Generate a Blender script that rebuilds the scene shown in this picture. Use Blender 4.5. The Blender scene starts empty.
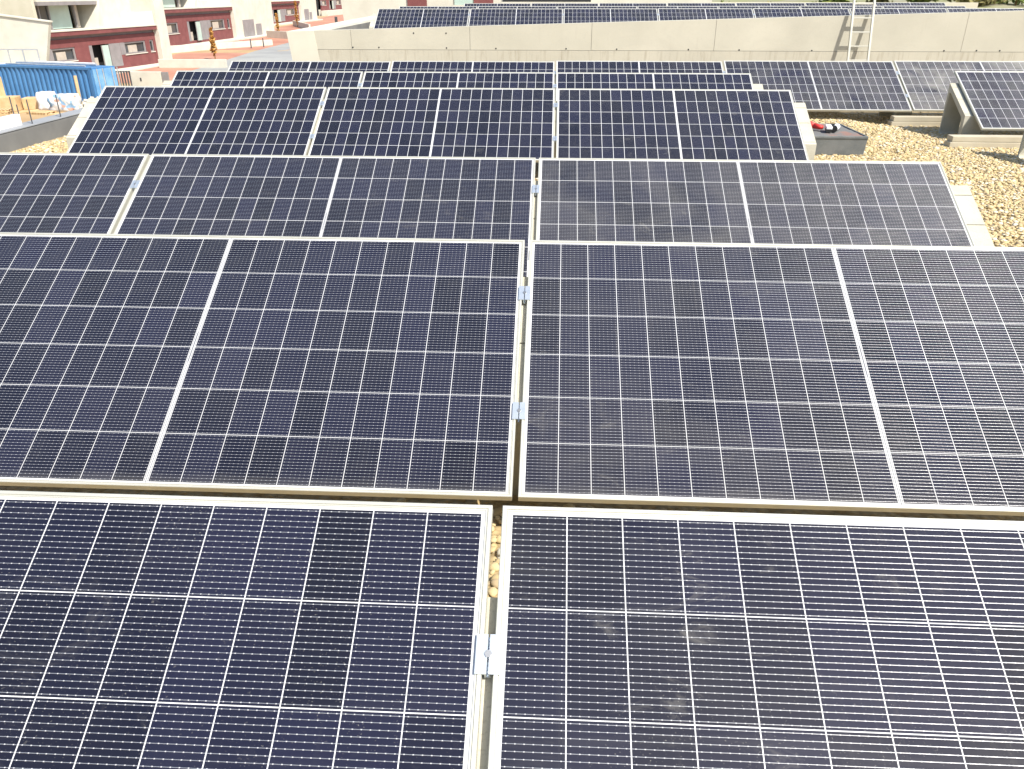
import bpy, bmesh, math, random
import numpy as np
from mathutils import Vector, Matrix
from mathutils.geometry import tessellate_polygon
R = math.radians
random.seed(7); rng = np.random.default_rng(7)
scene = bpy.context.scene
COL = scene.collection

# ------------------------------------------------------------------ camera
cam_d = bpy.data.cameras.new('camera'); cam = bpy.data.objects.new('camera', cam_d); COL.objects.link(cam)
cam.location = (0, 0, 1.2593)
cam.rotation_mode = 'XYZ'
cam.rotation_euler = (R(63.5945), R(-0.0281), R(2.9130))
cam_d.sensor_fit = 'HORIZONTAL'; cam_d.sensor_width = 36.0
cam_d.lens = 36.0 * 789.56 / 1024.0
cam_d.clip_start = 0.02; cam_d.clip_end = 6000
scene.camera = cam

# ------------------------------------------------------------------ sky, sun, exposure
SUN_DIR = Vector((0.46, -0.42, 0.78)).normalized()          # towards the sun
elev = math.asin(SUN_DIR.z); azim = math.atan2(SUN_DIR.x, SUN_DIR.y)   # clockwise from +Y
world = bpy.data.worlds.new('World'); scene.world = world; world.use_nodes = True
wn = world.node_tree; wn.nodes.clear()
sky = wn.nodes.new('ShaderNodeTexSky'); sky.sky_type = 'NISHITA'; sky.sun_disc = False
sky.sun_elevation = elev; sky.sun_rotation = azim; sky.air_density = 1.0; sky.dust_density = 1.5; sky.ozone_density = 1.0
bg = wn.nodes.new('ShaderNodeBackground'); bg.inputs['Strength'].default_value = 0.13
wo = wn.nodes.new('ShaderNodeOutputWorld')
wn.links.new(sky.outputs[0], bg.inputs[0]); wn.links.new(bg.outputs[0], wo.inputs[0])
sun_d = bpy.data.lights.new('sun', 'SUN'); sun_d.energy = 4.6; sun_d.angle = R(0.53); sun_d.color = (1.0, 0.95, 0.86)
sun = bpy.data.objects.new('sun', sun_d); COL.objects.link(sun)
sun.rotation_euler = SUN_DIR.to_track_quat('Z', 'Y').to_euler(); sun.location = (20, -10, 30)
vs = scene.view_settings
vs.view_transform = 'Standard'; vs.look = 'None'; vs.gamma = 1.0; vs.use_curve_mapping = False
vs.exposure = 0.66

# ------------------------------------------------------------------ material helpers
class N:
    """a tiny expression wrapper round shader math nodes"""
    def __init__(s, nt, sock): s.nt = nt; s.s = sock
    def _op(s, op, *a):
        n = s.nt.nodes.new('ShaderNodeMath'); n.operation = op
        for i, x in enumerate((s,) + a):
            if isinstance(x, N): s.nt.links.new(x.s, n.inputs[i])
            else: n.inputs[i].default_value = x
        return N(s.nt, n.outputs[0])
    def __add__(s, o): return s._op('ADD', o)
    def __sub__(s, o): return s._op('SUBTRACT', o)
    def __mul__(s, o): return s._op('MULTIPLY', o)
    def __truediv__(s, o): return s._op('DIVIDE', o)
    def gt(s, o): return s._op('GREATER_THAN', o)
    def lt(s, o): return s._op('LESS_THAN', o)
    def fract(s): return s._op('FRACT')
    def floor(s): return s._op('FLOOR')
    def abs(s): return s._op('ABSOLUTE')
    def max(s, o): return s._op('MAXIMUM', o)
    def min(s, o): return s._op('MINIMUM', o)
    def inv(s): return s * -1.0 + 1.0

def new_mat(name):
    m = bpy.data.materials.new(name); m.use_nodes = True
    nt = m.node_tree; b = nt.nodes['Principled BSDF']
    return m, nt, b
def rgb(c): return (c[0], c[1], c[2], 1.0)
def mixc(nt, f, a, b):
    n = nt.nodes.new('ShaderNodeMix'); n.data_type = 'RGBA'
    for sock, v in ((n.inputs[0], f), (n.inputs[6], a), (n.inputs[7], b)):
        if isinstance(v, N): nt.links.new(v.s, sock)
        elif hasattr(v, 'is_output'): nt.links.new(v, sock)
        elif isinstance(v, (int, float)): sock.default_value = v
        else: sock.default_value = rgb(v)
    return n.outputs[2]
def noise(nt, vec, scale, detail=4, rough=0.55, dist=0.0):
    n = nt.nodes.new('ShaderNodeTexNoise'); n.inputs['Scale'].default_value = scale
    n.inputs['Detail'].default_value = detail; n.inputs['Roughness'].default_value = rough; n.inputs['Distortion'].default_value = dist
    if vec is not None: nt.links.new(vec, n.inputs['Vector'])
    return N(nt, n.outputs['Fac'])
def ramp(nt, f, lo, hi):
    n = nt.nodes.new('ShaderNodeMapRange'); n.inputs['From Min'].default_value = lo; n.inputs['From Max'].default_value = hi
    nt.links.new(f.s, n.inputs['Value']); return N(nt, n.outputs[0])
def objco(nt):
    return nt.nodes.new('ShaderNodeTexCoord').outputs['Object']
def scaled(nt, vec, s):
    n = nt.nodes.new('ShaderNodeMapping'); n.inputs['Scale'].default_value = s; nt.links.new(vec, n.inputs['Vector']); return n.outputs[0]
def bump(nt, b, h, strength=0.3, dist=0.01):
    n = nt.nodes.new('ShaderNodeBump'); n.inputs['Strength'].default_value = strength; n.inputs['Distance'].default_value = dist
    nt.links.new(h.s, n.inputs['Height']); nt.links.new(n.outputs[0], b.inputs['Normal'])

def mottled(name, c1, c2, scale=6.0, rough=0.85, bscale=60, bstr=0.25, bdist=0.004, metallic=0.0, spec=0.4, lo=0.35, hi=0.65, fine=None):
    m, nt, b = new_mat(name); co = objco(nt)
    f = ramp(nt, noise(nt, co, scale, 5), lo, hi)
    c = mixc(nt, f, c1, c2)
    if fine:
        f2 = ramp(nt, noise(nt, co, bscale * 2.2, 2), 0.55, 0.75) * fine[1]
        c = mixc(nt, f2, c, fine[0])
    nt.links.new(c, b.inputs['Base Color'])
    b.inputs['Roughness'].default_value = rough; b.inputs['Metallic'].default_value = metallic
    b.inputs['Specular IOR Level'].default_value = spec
    if bstr: bump(nt, b, noise(nt, co, bscale, 3), bstr, bdist)
    return m

M = {}
M['concrete'] = mottled('light_concrete', (0.40, 0.38, 0.30), (0.49, 0.465, 0.38), 5, 0.9, 90, 0.35, 0.004, fine=((0.28, 0.26, 0.20), 0.6))
M['kerb'] = mottled('cast_kerb_concrete', (0.42, 0.37, 0.27), (0.50, 0.45, 0.34), 4, 0.9, 120, 0.25, 0.003, fine=((0.38, 0.34, 0.27), 0.4))
M['alu'] = mottled('anodised_aluminium', (0.50, 0.49, 0.42), (0.57, 0.56, 0.49), 3, 0.45, 300, 0.03, 0.001, metallic=0.35, spec=0.5)
M['clamp'] = mottled('bright_zinc', (0.62, 0.68, 0.72), (0.72, 0.77, 0.80), 30, 0.35, 300, 0.05, 0.001, metallic=0.75)
M['bolt'] = mottled('steel_bolt', (0.35, 0.36, 0.36), (0.5, 0.5, 0.5), 60, 0.4, 300, 0.05, 0.001, metallic=0.9)
M['back'] = mottled('white_backsheet', (0.7, 0.7, 0.7), (0.74, 0.74, 0.74), 5, 0.6, 50, 0)
M['white'] = mottled('white_render', (0.54, 0.515, 0.43), (0.62, 0.595, 0.50), 1.2, 0.9, 40, 0.15, 0.004)
M['cream'] = mottled('cream_render', (0.52, 0.49, 0.37), (0.58, 0.545, 0.43), 1.0, 0.9, 40, 0.15, 0.004)
M['red'] = mottled('brown_red_cladding', (0.165, 0.052, 0.05), (0.21, 0.07, 0.066), 1.4, 0.75, 30, 0.1, 0.004)
M['grey_clad'] = mottled('grey_cladding', (0.22, 0.205, 0.20), (0.27, 0.25, 0.245), 1.5, 0.7, 30, 0.1, 0.004)
M['dark'] = mottled('dark_interior', (0.018, 0.018, 0.02), (0.03, 0.03, 0.03), 2, 0.7, 30, 0)
M['blind'] = mottled('beige_blind', (0.42, 0.37, 0.30), (0.48, 0.43, 0.36), 3, 0.8, 30, 0)
M['membrane'] = mottled('grey_roof_membrane', (0.15, 0.15, 0.145), (0.20, 0.20, 0.19), 2.2, 0.85, 150, 0.2, 0.002)
M['membrane_top'] = mottled('pale_grey_membrane', (0.24, 0.25, 0.26), (0.30, 0.31, 0.32), 2.2, 0.8, 150, 0.2, 0.002)
M['soil'] = mottled('sandy_soil', (0.36, 0.24, 0.12), (0.45, 0.32, 0.17), 0.35, 0.95, 6, 0.4, 0.05)
M['paving'] = mottled('pink_paving', (0.37, 0.16, 0.105), (0.44, 0.23, 0.155), 0.25, 0.9, 8, 0.2, 0.01)
M['asphalt'] = mottled('grey_road', (0.26, 0.26, 0.25), (0.32, 0.32, 0.30), 0.3, 0.9, 20, 0.2, 0.01)
M['blue'] = mottled('blue_container_paint', (0.05, 0.17, 0.36), (0.07, 0.21, 0.42), 0.8, 0.55, 20, 0.1, 0.003, fine=((0.30, 0.42, 0.55), 0.25))
M['blue_door'] = mottled('faded_blue_door_paint', (0.10, 0.28, 0.52), (0.20, 0.40, 0.60), 1.5, 0.55, 20, 0.1, 0.003, fine=((0.5, 0.58, 0.62), 0.5))
M['galv'] = mottled('galvanised_steel', (0.42, 0.43, 0.44), (0.55, 0.56, 0.57), 3, 0.5, 60, 0.05, 0.002, metallic=0.5)
M['iron'] = mottled('dark_iron', (0.06, 0.06, 0.065), (0.10, 0.10, 0.10), 5, 0.6, 60, 0.1, 0.002)
M['wood'] = mottled('pale_timber', (0.52, 0.35, 0.17), (0.62, 0.45, 0.25), 2.5, 0.85, 30, 0.2, 0.004)
M['bag'] = mottled('white_woven_bag', (0.70, 0.69, 0.68), (0.80, 0.79, 0.78), 3, 0.8, 14, 0.4, 0.03)
M['brick'] = mottled('orange_brick', (0.50, 0.20, 0.09), (0.58, 0.27, 0.14), 4, 0.9, 40, 0.2, 0.01)
M['rubble'] = mottled('grey_rubble', (0.38, 0.36, 0.31), (0.55, 0.52, 0.45), 5, 0.95, 30, 0.3, 0.02)
M['tub'] = mottled('dusty_black_plastic', (0.12, 0.128, 0.125), (0.17, 0.176, 0.17), 9, 0.8, 160, 0.6, 0.004, fine=((0.26, 0.27, 0.26), 0.6))
M['mortar'] = mottled('dried_mortar', (0.15, 0.15, 0.145), (0.24, 0.14, 0.11), 3.6, 0.95, 90, 0.6, 0.006, lo=0.53, hi=0.62)
M['redp'] = mottled('red_rubber', (0.60, 0.03, 0.025), (0.68, 0.05, 0.04), 20, 0.5, 100, 0.2, 0.002)
M['blackp'] = mottled('black_plastic', (0.02, 0.02, 0.02), (0.04, 0.04, 0.04), 20, 0.45, 100, 0.1, 0.002)
M['whitep'] = mottled('white_plastic', (0.75, 0.75, 0.74), (0.80, 0.80, 0.80), 20, 0.5, 100, 0.1, 0.002)
M['trunk'] = mottled('bark', (0.20, 0.10, 0.04), (0.30, 0.16, 0.07), 6, 0.95, 40, 0.4, 0.02)

def leaf_mat(name, a, b_):
    m, nt, b = new_mat(name)
    g = nt.nodes.new('ShaderNodeNewGeometry')
    c = mixc(nt, N(nt, g.outputs['Random Per Island']), a, b_)
    nt.links.new(c, b.inputs['Base Color']); b.inputs['Roughness'].default_value = 0.8
    return m
M['leaf_orange'] = leaf_mat('dry_orange_leaves', (0.42, 0.19, 0.04), (0.55, 0.32, 0.08))
M['leaf_green'] = leaf_mat('green_leaves', (0.08, 0.12, 0.02), (0.20, 0.22, 0.05))
M['leaf_olive'] = leaf_mat('olive_leaves', (0.16, 0.14, 0.05), (0.28, 0.24, 0.09))

def glass_mat(name, c, rough=0.08):
    m, nt, b = new_mat(name)
    co = objco(nt)
    cc = mixc(nt, ramp(nt, noise(nt, co, 0.7, 2), 0.35, 0.65), c, tuple(min(1, x * 1.25) for x in c))
    nt.links.new(cc, b.inputs['Base Color']); b.inputs['Roughness'].default_value = rough
    b.inputs['Specular IOR Level'].default_value = 0.6
    return m
M['glass_green'] = glass_mat('pale_green_glass', (0.36, 0.46, 0.41))
M['glass_dark'] = glass_mat('dark_window_glass', (0.05, 0.055, 0.06))
def clear_glass():
    m, nt, b = new_mat('balustrade_glass')
    b.inputs['Base Color'].default_value = (0.75, 0.9, 0.85, 1); b.inputs['Roughness'].default_value = 0.05
    b.inputs['Alpha'].default_value = 0.30
    return m
M['glass_clear'] = clear_glass()

# wall with stains and drips below the pour joint
def wall_mat():
    m, nt, b = new_mat('stained_wall_concrete'); co = objco(nt)
    base = mixc(nt, ramp(nt, noise(nt, co, 0.9, 5), 0.3, 0.7), (0.43, 0.41, 0.335), (0.51, 0.485, 0.40))
    base = mixc(nt, ramp(nt, noise(nt, co, 26, 3), 0.58, 0.75) * 0.35, base, (0.40, 0.37, 0.30))
    sx = nt.nodes.new('ShaderNodeSeparateXYZ'); nt.links.new(co, sx.inputs[0]); z = N(nt, sx.outputs['Z'])
    streak = ramp(nt, noise(nt, scaled(nt, co, (14, 14, 1.4)), 1.0, 5, 0.7), 0.50, 0.72)
    edge = noise(nt, scaled(nt, co, (3, 3, 3)), 1.0, 3) * 0.05 + 0.30
    low = ramp(nt, edge - z, -0.005, 0.015)
    base = mixc(nt, low * streak * 0.75, base, (0.27, 0.235, 0.175))
    base = mixc(nt, low * 0.22, base, (0.40, 0.36, 0.28))
    topz = ramp(nt, noise(nt, scaled(nt, co, (9, 9, 0.9)), 1.0, 4, 0.7), 0.60, 0.8)
    base = mixc(nt, topz * 0.30, base, (0.36, 0.33, 0.27))
    blot = ramp(nt, noise(nt, scaled(nt, co, (0.8, 0.8, 1.6)), 1.0, 6, 0.65, 0.8), 0.48, 0.72)
    base = mixc(nt, blot * 0.35, base, (0.37, 0.35, 0.29))
    nt.links.new(base, b.inputs['Base Color']); b.inputs['Roughness'].default_value = 0.9
    bump(nt, b, noise(nt, co, 40, 4), 0.25, 0.006)
    return m
M['wall'] = wall_mat()

def stone_mat():
    m, nt, b = new_mat('cream_river_gravel')
    g = nt.nodes.new('ShaderNodeNewGeometry'); rnd = N(nt, g.outputs['Random Per Island'])
    c = mixc(nt, rnd, (0.46, 0.345, 0.165), (0.585, 0.465, 0.25))
    r2 = (rnd * 17.31).fract()
    c = mixc(nt, r2.gt(0.85), c, (0.62, 0.56, 0.43))
    c = mixc(nt, r2.lt(0.10), c, (0.38, 0.29, 0.17))
    co = objco(nt)
    c = mixc(nt, ramp(nt, noise(nt, co, 130, 3), 0.5, 0.75) * 0.35, c, (0.33, 0.25, 0.15))
    nt.links.new(c, b.inputs['Base Color']); b.inputs['Roughness'].default_value = 0.8
    return m
M['stone'] = stone_mat()
def gravel_base():
    m, nt, b = new_mat('gravel_bed'); co = objco(nt)
    v = nt.nodes.new('ShaderNodeTexVoronoi'); v.inputs['Scale'].default_value = 34; nt.links.new(co, v.inputs['Vector'])
    c = mixc(nt, N(nt, v.outputs['Distance']), (0.50, 0.38, 0.20), (0.27, 0.20, 0.10))
    nt.links.new(c, b.inputs['Base Color']); b.inputs['Roughness'].default_value = 0.9
    bump(nt, b, N(nt, v.outputs['Distance']).inv(), 0.8, 0.02)
    return m
M['gravel_bed'] = gravel_base()

# ------------------------------------------------------------------ the photovoltaic cell sheet
PW, PH, TILT = 2.094, 1.008, R(28.1708)
CA, CB, CD, MV = 0.0930, 0.16286, 0.01387, 0.0155
MU = (PW - 22 * CA - CD) / 2
def pv_mat():
    m, nt, b = new_mat('photovoltaic_cells')
    uvn = nt.nodes.new('ShaderNodeUVMap'); uvn.uv_map = 'UVMap'
    sp = nt.nodes.new('ShaderNodeSeparateXYZ'); nt.links.new(uvn.outputs[0], sp.inputs[0])
    u, v = N(nt, sp.outputs[0]), N(nt, sp.outputs[1])
    right = u.gt(PW / 2)
    c = (u - MU - right * CD) / CA
    r = (v - MV) / CB
    cf, rf = c.fract(), r.fract()
    ci, ri = c.floor(), r.floor()
    ag = nt.nodes.new('ShaderNodeAttribute'); ag.attribute_type = 'OBJECT'; ag.attribute_name = 'gap'
    gt = N(nt, ag.outputs['Fac'])                       # 0: thick wires and fine gaps, 1: hair wires and wide gaps
    G = gt * 0.0018 + 0.0019; HW = gt * -0.00034 + 0.00052
    gap = ((cf - 0.5).abs() + G * (0.5 / CA)).gt(0.5).max(((rf - 0.5).abs() + G * (0.5 / CB)).gt(0.5))
    outside = u.lt(MU).max(u.gt(PW - MU)).max(v.lt(MV)).max(v.gt(PH - MV))
    mid = (u - PW / 2).abs().lt(CD / 2 - 0.0026)
    backing = gap.max(outside).max(mid)
    # bus ribbon in the middle of the panel: a thin darker slot between two white strips
    slot = (u - PW / 2).abs().lt(0.0022) * (v - PH / 2).abs().gt(0.06).inv().max((u - PW / 2).abs().lt(0.0013))
    # 16 thin wires per cell and their solder pads
    w = (rf * 16.0).fract()
    dv = (w - 0.5).abs() * (CB / 16)
    wire = dv.lt(HW)
    du = ((cf * 7.0).fract() - 0.5).abs() * (CA / 7)
    pad = dv.lt(0.00080) * du.lt(0.0011) * gt.inv().gt(0.3)
    incell = backing.inv()
    wire = wire.max(pad) * incell
    # cell colour differs a little from cell to cell
    oi = nt.nodes.new('ShaderNodeObjectInfo')
    cmb = nt.nodes.new('ShaderNodeCombineXYZ')
    for k, s in enumerate((ci + right * 40.0, ri, N(nt, oi.outputs['Random']) * 97.0)): nt.links.new(s.s, cmb.inputs[k])
    wn_ = nt.nodes.new('ShaderNodeTexWhiteNoise'); nt.links.new(cmb.outputs[0], wn_.inputs['Vector'])
    rv = N(nt, wn_.outputs['Value'])
    cell = mixc(nt, rv, (0.0062, 0.0072, 0.0155), (0.0120, 0.0132, 0.031))
    # dusty film (painted sun sheen too on some right panels), wipe marks and specks
    uvw = nt.nodes.new('ShaderNodeCombineXYZ')
    nt.links.new(u.s, uvw.inputs[0]); nt.links.new(v.s, uvw.inputs[1]); nt.links.new((N(nt, oi.outputs['Random']) * 31.0).s, uvw.inputs[2])
    dco = uvw.outputs[0]
    att = nt.nodes.new('ShaderNodeAttribute'); att.attribute_type = 'OBJECT'; att.attribute_name = 'dust_sheen'
    dust_sheen_amt = N(nt, att.outputs['Fac'])
    film = ramp(nt, noise(nt, dco, 2.6, 6, 0.6, 0.6), 0.30, 0.80)
    smear = ramp(nt, noise(nt, scaled(nt, dco, (2.0, 26.0, 1.0)), 1.0, 5, 0.65, 0.4), 0.55, 0.85)
    patch = ramp(nt, noise(nt, dco, 1.5, 2), 0.40, 0.62)
    cloud = ramp(nt, noise(nt, scaled(nt, dco, (6.0, 13.0, 1.0)), 1.0, 7, 0.75, 1.4), 0.56, 0.80) * patch
    drip = ramp(nt, noise(nt, scaled(nt, dco, (60.0, 3.0, 1.0)), 1.0, 4, 0.6, 0.5), 0.60, 0.80) * patch.inv()
    speck = ramp(nt, noise(nt, dco, 330, 2, 0.5), 0.68, 0.74) * ramp(nt, noise(nt, dco, 4, 4, 0.6), 0.42, 0.62)
    spot = ramp(nt, noise(nt, dco, 75, 2, 0.5), 0.72, 0.78) * ramp(nt, noise(nt, dco, 2.2, 3), 0.50, 0.66)
    lowdirt = ramp(nt, v + noise(nt, dco, 14, 4) * 0.03, 0.065, 0.012) * 0.16
    amt2 = (dust_sheen_amt * 2.2).min(0.28)
    dust_sheen = film * 0.5 * dust_sheen_amt + (smear * 0.25 + cloud * 1.5 + drip * 0.35) * amt2 + lowdirt + speck * 0.45 * gt.inv() + spot * 0.22
    dust_sheen = dust_sheen.min(0.85)
    base = mixc(nt, wire, cell, (0.46, 0.46, 0.47))
    base = mixc(nt, pad * incell, base, (0.60, 0.60, 0.60))
    base = mixc(nt, backing, base, (0.60, 0.60, 0.59))
    base = mixc(nt, slot * mid, base, (0.16, 0.165, 0.18))
    base = mixc(nt, dust_sheen * (backing * 0.5).inv(), base, (0.30, 0.285, 0.25))
    nt.links.new(base, b.inputs['Base Color'])
    nt.links.new((wire * 0.7 * (pad * 0.8).inv()).s, b.inputs['Metallic'])
    # the wires are round: bend the normal across them
    geo = nt.nodes.new('ShaderNodeNewGeometry')
    sgn = ((w - 0.5) * (CB / 16) / HW).max(-1.0).min(1.0) * wire * 1.1
    vm = nt.nodes.new('ShaderNodeVectorMath'); vm.operation = 'SCALE'; vm.inputs[0].default_value = (0, math.cos(TILT), math.sin(TILT)); nt.links.new(sgn.s, vm.inputs['Scale'])
    va = nt.nodes.new('ShaderNodeVectorMath'); va.operation = 'ADD'; nt.links.new(geo.outputs['Normal'], va.inputs[0]); nt.links.new(vm.outputs[0], va.inputs[1])
    vn = nt.nodes.new('ShaderNodeVectorMath'); vn.operation = 'NORMALIZE'; nt.links.new(va.outputs[0], vn.inputs[0])
    nt.links.new(vn.outputs[0], b.inputs['Normal'])
    nt.links.new((wire * -0.12 + 0.42).s, b.inputs['Roughness'])
    nt.links.new((wire * 0.4 + 0.05).s, b.inputs['Specular IOR Level'])
    b.inputs['Coat Weight'].default_value = 0.75
    b.inputs['Coat IOR'].default_value = 1.33
    nt.links.new((film * 0.05 + cloud * 0.10 + 0.035).s, b.inputs['Coat Roughness'])
    return m
M['pv'] = pv_mat()

# ------------------------------------------------------------------ mesh helpers
class MB:
    def __init__(s): s.v = []; s.f = []; s.sm = False
    def add(s, vs_, fs):
        o = len(s.v); s.v += [tuple(x) for x in vs_]; s.f += [tuple(i + o for i in f) for f in fs]; return s
    def hexa(s, p):   # 8 points: bottom ring ccw, top ring ccw
        return s.add(p, [(3, 2, 1, 0), (4, 5, 6, 7), (0, 1, 5, 4), (1, 2, 6, 5), (2, 3, 7, 6), (3, 0, 4, 7)])
    def box(s, x0, x1, y0, y1, z0, z1):
        return s.hexa([(x0, y0, z0), (x1, y0, z0), (x1, y1, z0), (x0, y1, z0), (x0, y0, z1), (x1, y0, z1), (x1, y1, z1), (x0, y1, z1)])
    def tube(s, a, b, ra, rb=None, n=10):
        a, b = Vector(a), Vector(b); rb = ra if rb is None else rb
        q = (b - a).to_track_quat('Z', 'Y'); vs_ = []
        for c, r in ((a, ra), (b, rb)):
            for k in range(n):
                t = 2 * math.pi * k / n; vs_.append(c + q @ Vector((r * math.cos(t), r * math.sin(t), 0)))
        fs = [(k, (k + 1) % n, n + (k + 1) % n, n + k) for k in range(n)] + [tuple(range(n - 1, -1, -1)), tuple(range(n, 2 * n))]
        return s.add(vs_, fs)
    def build(s, name, mat, parent=None, bevel=0.0, smooth=False, mw=None):
        me = bpy.data.meshes.new(name)
        me.from_pydata(s.v, [], s.f); me.update()
        if smooth: me.polygons.foreach_set('use_smooth', [True] * len(me.polygons))
        me.materials.append(mat)
        o = bpy.data.objects.new(name, me); COL.objects.link(o)
        if parent: o.parent = parent
        if mw is not None: o.matrix_basis = mw
        if bevel:
            bm = bmesh.new(); bm.from_mesh(me)
            bmesh.ops.bevel(bm, geom=[e for e in bm.edges if e.is_manifold and e.calc_face_angle(0) > 0.5], offset=bevel, segments=2, affect='EDGES', profile=0.6)
            bm.to_mesh(me); bm.free()
        return o
def thing(name, label, cat, loc=(0, 0, 0), rot=(0, 0, 0), group=None):
    o = bpy.data.objects.new(name, None); COL.objects.link(o); o.location = loc; o.rotation_euler = rot
    o.empty_display_size = 0.2
    return tag(o, label, cat, group)
def tag(o, label, cat, group=None):
    o['label'] = label; o['category'] = cat
    if group: o['group'] = group
    return o
def struct(o): o['kind'] = 'structure'; return o
def extrude_poly(outer, x0, x1, hole=None):
    """profile in (y,z) extruded along x, with an optional hole"""
    mb = MB(); loops = [outer] + ([hole] if hole else [])
    flat = [p for l in loops for p in l]; n = len(flat)
    tris = tessellate_polygon([[Vector((p[0], p[1], 0)) for p in l] for l in loops])
    mb.v = [(x0, p[0], p[1]) for p in flat] + [(x1, p[0], p[1]) for p in flat]
    for t in tris: mb.f.append(tuple(t)); mb.f.append(tuple(i + n for i in reversed(t)))
    o = 0
    for l in loops:
        k = len(l)
        for i in range(k): mb.f.append((o + i, o + (i + 1) % k, n + o + (i + 1) % k, n + o + i))
        o += k
    return mb
def fix_normals(o):
    bm = bmesh.new(); bm.from_mesh(o.data); bmesh.ops.recalc_face_normals(bm, faces=bm.faces); bm.to_mesh(o.data); bm.free(); return o

# ------------------------------------------------------------------ the ground far below and the roof we stand on
GZ = -0.16
def ground_z(y):
    if y < 62: return -4.7
    if y < 88: return -4.7 + 0.5 * (y - 62) / 26
    if y < 145: return -4.2 + 0.2 * (y - 88) / 57
    return -4.0
def sheet(name, poly, mat, dz, ny=24, kind=True):
    """a quad patch a,b,c,d (a-b near edge, d-c far edge) following the ground"""
    a, b, c, d = [Vector(p) for p in poly]; mb = MB()
    for j in range(ny + 1):
        t = j / ny; l = a.lerp(d, t); r = b.lerp(c, t)
        for p in (l, l.lerp(r, .5), r): mb.v.append((p.x, p.y, ground_z(p.y) + dz))
    for j in range(ny):
        for i in range(2): mb.f.append((j * 3 + i, j * 3 + i + 1, j * 3 + i + 4, j * 3 + i + 3))
    o = mb.build(name, mat)
    return struct(o) if kind else o
mb = MB(); ys = [-2500, -300, -50, 0, 30, 50, 62, 75, 88, 115, 145, 200, 400, 900, 3000]
for y in ys:
    for x in (-3000, -200, -20, 40, 200, 3000): mb.v.append((x, y, ground_z(y)))
for j in range(len(ys) - 1):
    for i in range(5): mb.f.append((j * 6 + i, j * 6 + i + 1, j * 6 + i + 7, j * 6 + i + 6))
struct(mb.build('ground', M['soil']))
sheet('street', [(-34.5, 60), (-20, 60), (-20, 240), (-60, 240)], M['paving'], 0.012)
sheet('road', [(-29.9, 66), (-20, 66), (-20, 125), (-32.0, 103)], M['asphalt'], 0.024)

bld = thing('roof_building', 'low white apartment block whose gravel roof carries the rows of panels', 'building', (0, 0, -4.7))
MB().box(-5.60, 16, -4, 15.36, 0, 4.36).build('wall', M['white'], bld)
MB().box(-5.58, 15.98, -3.98, 15.34, 4.363, 4.535).build('roof_slab', M['gravel_bed'], bld)

# left parapet of our roof
par = thing('roof_parapet', 'low dark grey parapet along the left edge of the gravel roof', 'parapet', (-5.40, 0, GZ))
MB().box(-0.20, 0, -4, 15.36, -0.03, 0.172).build('upstand', M['membrane'], par, bevel=0.01)
MB().box(-0.204, 0.004, -4, 15.36, 0.175, 0.187).build('coping', M['membrane_top'], par, bevel=0.004)

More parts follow.
